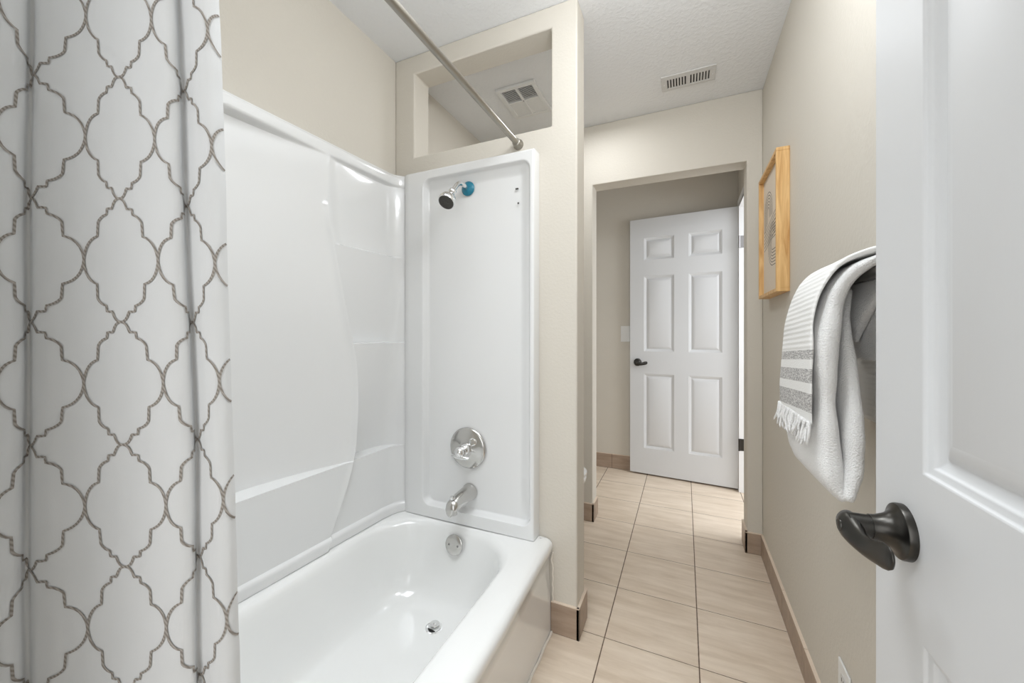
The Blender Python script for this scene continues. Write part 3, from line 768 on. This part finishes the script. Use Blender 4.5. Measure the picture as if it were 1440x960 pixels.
# ------------------------------------------------------------------ towel bar and towels
bar = thing('towel_bar', 'dark bronze towel bar on the right wall, covered by white towels', 'towel bar', (0.365, 0.93, 1.232))
bm = bmesh.new(); tube(bm, [(0.29, 0.700, 1.232), (0.29, 1.150, 1.232)], .0095, 20); wpart('rail', bm, M_bronze, bar)
for y in (0.712, 1.135):
    bm = bmesh.new(); lathe(bm, (0.3645, y, 1.232), (-1, 0, 0), [(0, .026), (.006, .026), (.009, .018), (.012, .011), (.06, .010), (.074, .014), (.086, .014), (.088, .010)], 28)
    wpart('bracket', bm, M_bronze, bar)
def towel_slab(bm, st, sub=10, n=48, amp=0.0022, seed=0, fs=24, mi=0):
    """st: stations (X, Z, Ynear, Yfar, thickness) along the drape; cross-section is a soft-cornered slab"""
    P = catmull([(a, b, c) for a, b, c, d, e in st], sub); Q = catmull([(d, e, 0) for a, b, c, d, e in st], sub)
    loops = []
    for i, (p, q_) in enumerate(zip(P, Q)):
        a = P[max(i-1, 0)]; b = P[min(i+1, len(P)-1)]; t = Vector((b.x-a.x, 0, b.y-a.y)); t.normalize(); nn = Vector((-t.z, 0, t.x))
        yc, hy, th = (p.z+q_.x)/2, (q_.x-p.z)/2, q_.y/2
        lp = []
        for k in range(n):
            an = 2*pi*k/n; ca, sa = cos(an), sin(an)
            ex = th/hy*0.9+0.08
            sy = math.copysign(abs(ca)**0.28, ca); sn = math.copysign(abs(sa)**0.75, sa)
            co = Vector((p.x, yc+hy*sy, p.y)) + nn*th*sn
            nz = noise.noise(co*fs+Vector((seed, seed, 0)))*amp + noise.noise(co*fs*0.35+Vector((seed, 3, 1)))*amp*2.2
            co += nn*nz*sn + Vector((0, nz*1.2*sy, 0))
            lp.append(co)
        loops.append(lp)
    loops[0] = [Vector(c) for c in loops[0]]
    # rounded ends
    def shrink(L_, d, f):
        c = sum(L_, Vector())/len(L_); return [c+(v-c)*f+d for v in L_]
    d0 = (sum(loops[0], Vector())-sum(loops[1], Vector())).normalized(); d1 = (sum(loops[-1], Vector())-sum(loops[-2], Vector())).normalized()
    e0, e1 = st[0][4]*0.4, st[-1][4]*0.4
    loops = [shrink(loops[0], d0*e0, .90), shrink(loops[0], d0*e0*.7, .96)] + loops + [shrink(loops[-1], d1*e1*.7, .96), shrink(loops[-1], d1*e1, .90)]
    loft(bm, loops, mi=mi)
bt = thing('bath_towel', 'thick white plush bath towel folded over the towel bar', 'towel', (0.29, 0.96, 1.242))
bm = bmesh.new()
towel_slab(bm, [(.250, .845, .835, 1.11, .020), (.241, .87, .840, 1.13, .036), (.238, .93, .850, 1.145, .038), (.237, 1.03, .856, 1.145, .037), (.240, 1.12, .858, 1.13, .036), (.252, 1.19, .862, 1.11, .030), (.268, 1.232, .835, 1.10, .022), (.290, 1.251, .770, 1.08, .016), (.316, 1.240, .770, 1.07, .018), (.328, 1.20, .80, 1.063, .020), (.331, 1.15, .81, 1.063, .020), (.331, 1.085, .815, 1.06, .018)], seed=1)
wpart('outer_fold', bm, M_plush, bt, angle=180)
bm = bmesh.new()
towel_slab(bm, [(.258, .850, .824, 1.08, .022), (.269, .90, .832, 1.10, .030), (.273, .98, .850, 1.10, .030), (.274, 1.08, .880, 1.10, .026), (.277, 1.16, .912, 1.09, .020), (.285, 1.21, .925, 1.08, .012)], seed=5)
wpart('inner_fold', bm, M_plush, bt, angle=180)
bm = bmesh.new()
towel_slab(bm, [(.312, 1.222, .86, 1.055, .010), (.312, 1.18, .90, 1.055, .016), (.311, 1.145, .945, 1.055, .018), (.311, 1.118, .965, 1.05, .014)], seed=9)
wpart('back_fold', bm, M_plush, bt, angle=180)
ht = thing('hand_towel', 'white ribbed hand towel with grey stripes and fringe over the bath towel', 'towel', (0.29, 0.98, 1.262))
bm = bmesh.new()
towel_slab(bm, [(.2135, .962, .868, 1.118, .007), (.212, 1.02, .866, 1.112, .007), (.213, 1.10, .866, 1.095, .008), (.2165, 1.16, .872, 1.075, .009), (.230, 1.212, .875, 1.065, .010), (.256, 1.255, .865, 1.055, .010), (.290, 1.268, .80, 1.045, .009), (.326, 1.256, .79, 1.04, .010), (.345, 1.20, .80, 1.04, .010), (.348, 1.08, .81, 1.085, .010), (.348, .958, .812, 1.09, .010)], seed=13, amp=0.0014)
wpart('cloth', bm, M_handt, ht, angle=180)
bm = bmesh.new()
for i in range(44):
    y = .868+.249*i/43; L_ = random.uniform(.035, .055)
    p0 = Vector((.2115+random.uniform(-.003, .002), y, .966)); mid = p0+Vector((random.uniform(-.006, 0), random.uniform(-.006, .006), -L_*.5)); e = p0+Vector((random.uniform(-.010, 0), random.uniform(-.010, .010), -L_))
    tube(bm, catmull([p0, mid, e], 4), [.0026]*6+[.0021, .0018, .0010], 6)
fr = wpart('fringe', bm, M_plush, ht, angle=180); fr['kind'] = 'stuff'

# ------------------------------------------------------------------ vents
def register():
    t = thing('ceiling_register', 'small white ceiling air register with dark slots in front of the doorway', 'vent', (0.0155, 2.070, CZ))
    x0, x1, y0, y1, z = -0.105, 0.136, 2.010, 2.130, CZ
    bm = bmesh.new()
    ix0, ix1, iy0, iy1 = -0.080, 0.112, 2.040, 2.112
    def fr(a, b, c, d, zz=z-.006): box(bm, a, b, c, d, zz, z-.0002)
    fr(x0, x1, y0, iy0); fr(x0, x1, iy1, y1); fr(x0, ix0, iy0, iy1); fr(ix1, x1, iy0, iy1); fr(0.012, 0.021, iy0, iy1)
    wpart('frame', bm, M_ventgrey, t, smooth=False, bevel=0.0012)
    bm = bmesh.new(); box(bm, ix0, ix1, iy0, iy1, z-.0012, z-.0003); wpart('backing', bm, M_dark_slot, t, smooth=False)
    for s in range(2):
        a, b = ((ix0, 0.012), (0.021, ix1))[s]
        for k in range(8):
            x = a+(b-a)*(k+0.0)/7.0; bm = bmesh.new(); tilt = (-1 if s == 0 else 1)*0.002
            vs_ = box(bm, x-.0030, x+.0030, iy0, iy1, z-.0055, z-.0015)
            for v in vs_[:4]: v.co.x += tilt
            if 0 <= k < 8: wpart('slat', bm, M_ventgrey, t, smooth=False)
    for x in (-0.092, 0.124):
        bm = bmesh.new(); lathe(bm, (x, 2.076, z-.006), (0, 0, -1), [(0, .0035), (.001, .003), (.0015, .001)], 12); wpart('screw', bm, M_trim, t)
register()
def fan():
    x0, x1, y0, y1, z = -0.885, -0.672, 1.765, 2.045, CZ
    t = thing('exhaust_fan', 'square white exhaust fan grille on the ceiling seen through the wall opening', 'vent', ((x0+x1)/2, (y0+y1)/2, CZ))
    bm = bmesh.new(); f = 0.022; zb = z-.014; cx_, cy_ = (x0+x1)/2, (y0+y1)/2-0.012
    def fr(a, b, c, d): box(bm, a, b, c, d, zb, z-.0002)
    iy1 = y1-f; ix0, ix1, iy0 = x0+f, x1-f, y0+f
    fr(x0, x1, y0, iy0); fr(x0, x1, iy1, y1); fr(x0, ix0, iy0, iy1); fr(ix1, x1, iy0, iy1); fr(cx_-.006, cx_+.006, iy0, iy1); fr(ix0, cx_-.006, cy_-.005, cy_+.005); fr(cx_+.006, ix1, cy_-.005, cy_+.005)
    wpart('frame', bm, M_plastic, t, smooth=False, bevel=0.002)
    bm = bmesh.new(); box(bm, ix0, ix1, iy0, iy1, z-.002, z-.0004); wpart('backing', bm, M_dark_slot, t, smooth=False)
    for a, b in ((ix0, cx_-.006), (cx_+.006, ix1)):
        for n_, (c, d) in enumerate(((iy0, cy_-.005), (cy_+.005, iy1))):
            bm = bmesh.new(); m = 12
            for k in range(m):
                y = c+(d-c)*(k+.5)/m; w_ = (d-c)/m
                # near quadrants open towards the camera, far quadrants closed
                vs_ = box(bm, a, b, y-(.08 if n_ == 0 else .50)*w_, y+(.08 if n_ == 0 else .42)*w_, z-(.0095 if n_ == 0 else .010), z-(.0075 if n_ == 0 else .004))
            wpart('louvre', bm, M_plastic, t, smooth=False)
    bm = bmesh.new(); lathe(bm, (cx_, cy_, zb), (0, 0, -1), [(0, .004), (.001, .0035), (.0012, .001)], 12); wpart('screw', bm, M_steel, t)
fan()

# ------------------------------------------------------------------ switch and outlet
sw = thing('light_switch', 'white rocker light switch on the far wall beside the open door', 'light switch', (-0.445, 3.30, 1.12))
bm = bmesh.new(); box(bm, -0.483, -0.409, 3.2935, 3.2998, 1.058, 1.190); wpart('cover_plate', bm, M_plastic, sw, smooth=False, bevel=0.002)
bm = bmesh.new(); vs_ = box(bm, -0.463, -0.429, 3.2895, 3.2945, 1.090, 1.158); vs_[0].co.y += .0035; vs_[1].co.y += .0035; wpart('rocker', bm, M_plastic, sw, smooth=False, bevel=0.001)
ol = thing('wall_outlet', 'white electrical outlet low on the right wall above the tile base', 'outlet', (0.365, 1.208, 0.246))
bm = bmesh.new(); box(bm, 0.3595, 0.3648, 1.172, 1.244, 0.188, 0.303); wpart('cover_plate', bm, M_plastic, ol, smooth=False, bevel=0.002)
for z in (0.266, 0.226):
    bm = bmesh.new(); loft(bm, [[(x, 1.208+.0165*cos(2*pi*k/24), z+min(.0135, max(-.0135, .0165*sin(2*pi*k/24)))) for k in range(24)] for x in (0.3600, 0.3582)])
    so = wpart('socket', bm, M_ventgrey, ol)
    bm = bmesh.new(); box(bm, 0.3578, 0.3585, 1.2015, 1.2030, z-.004, z+.005); box(bm, 0.3578, 0.3585, 1.2130, 1.2145, z-.004, z+.005); subpart('slot', bm, M_black, so, smooth=False)

# ------------------------------------------------------------------ toilet behind the partition (only its rim shows)
tl = thing('toilet', 'white toilet in the alcove behind the tub wall, only its front rim showing', 'toilet', (-0.85, 1.94, 0))
def ell(cx_, cy_, rx, ry, z, n=40, front=0): return [(cx_+rx*cos(2*pi*k/n), cy_+ry*sin(2*pi*k/n), z) for k in range(n)]
bm = bmesh.new()
loft(bm, [ell(-.80, 1.94, .22, .11, 0), ell(-.80, 1.94, .215, .105, .05), ell(-.79, 1.94, .17, .095, .16), ell(-.77, 1.94, .20, .13, .25), ell(-.745, 1.94, .255, .17, .33), ell(-.735, 1.94, .275, .182, .375), ell(-.735, 1.94, .280, .185, .395), ell(-.735, 1.94, .275, .18, .402)])
box(bm, -1.16, -.90, 1.83, 2.05, 0.16, .40)
wpart('bowl', bm, M_porc, tl, angle=50)
bm = bmesh.new(); loft(bm, [ell(-.735, 1.94, .276, .182, .403), ell(-.735, 1.94, .281, .187, .410), ell(-.735, 1.94, .281, .187, .420), ell(-.735, 1.94, .270, .178, .428)]); wpart('seat_lid', bm, M_porc, tl, angle=50)
bm = bmesh.new(); box(bm, -1.20, -1.01, 1.73, 2.15, .40, .76); wpart('tank', bm, M_porc, tl, smooth=False, bevel=.02, seg=4)
bm = bmesh.new(); box(bm, -1.205, -1.0, 1.72, 2.16, .76, .80); wpart('tank_lid', bm, M_porc, tl, smooth=False, bevel=.01, seg=3)
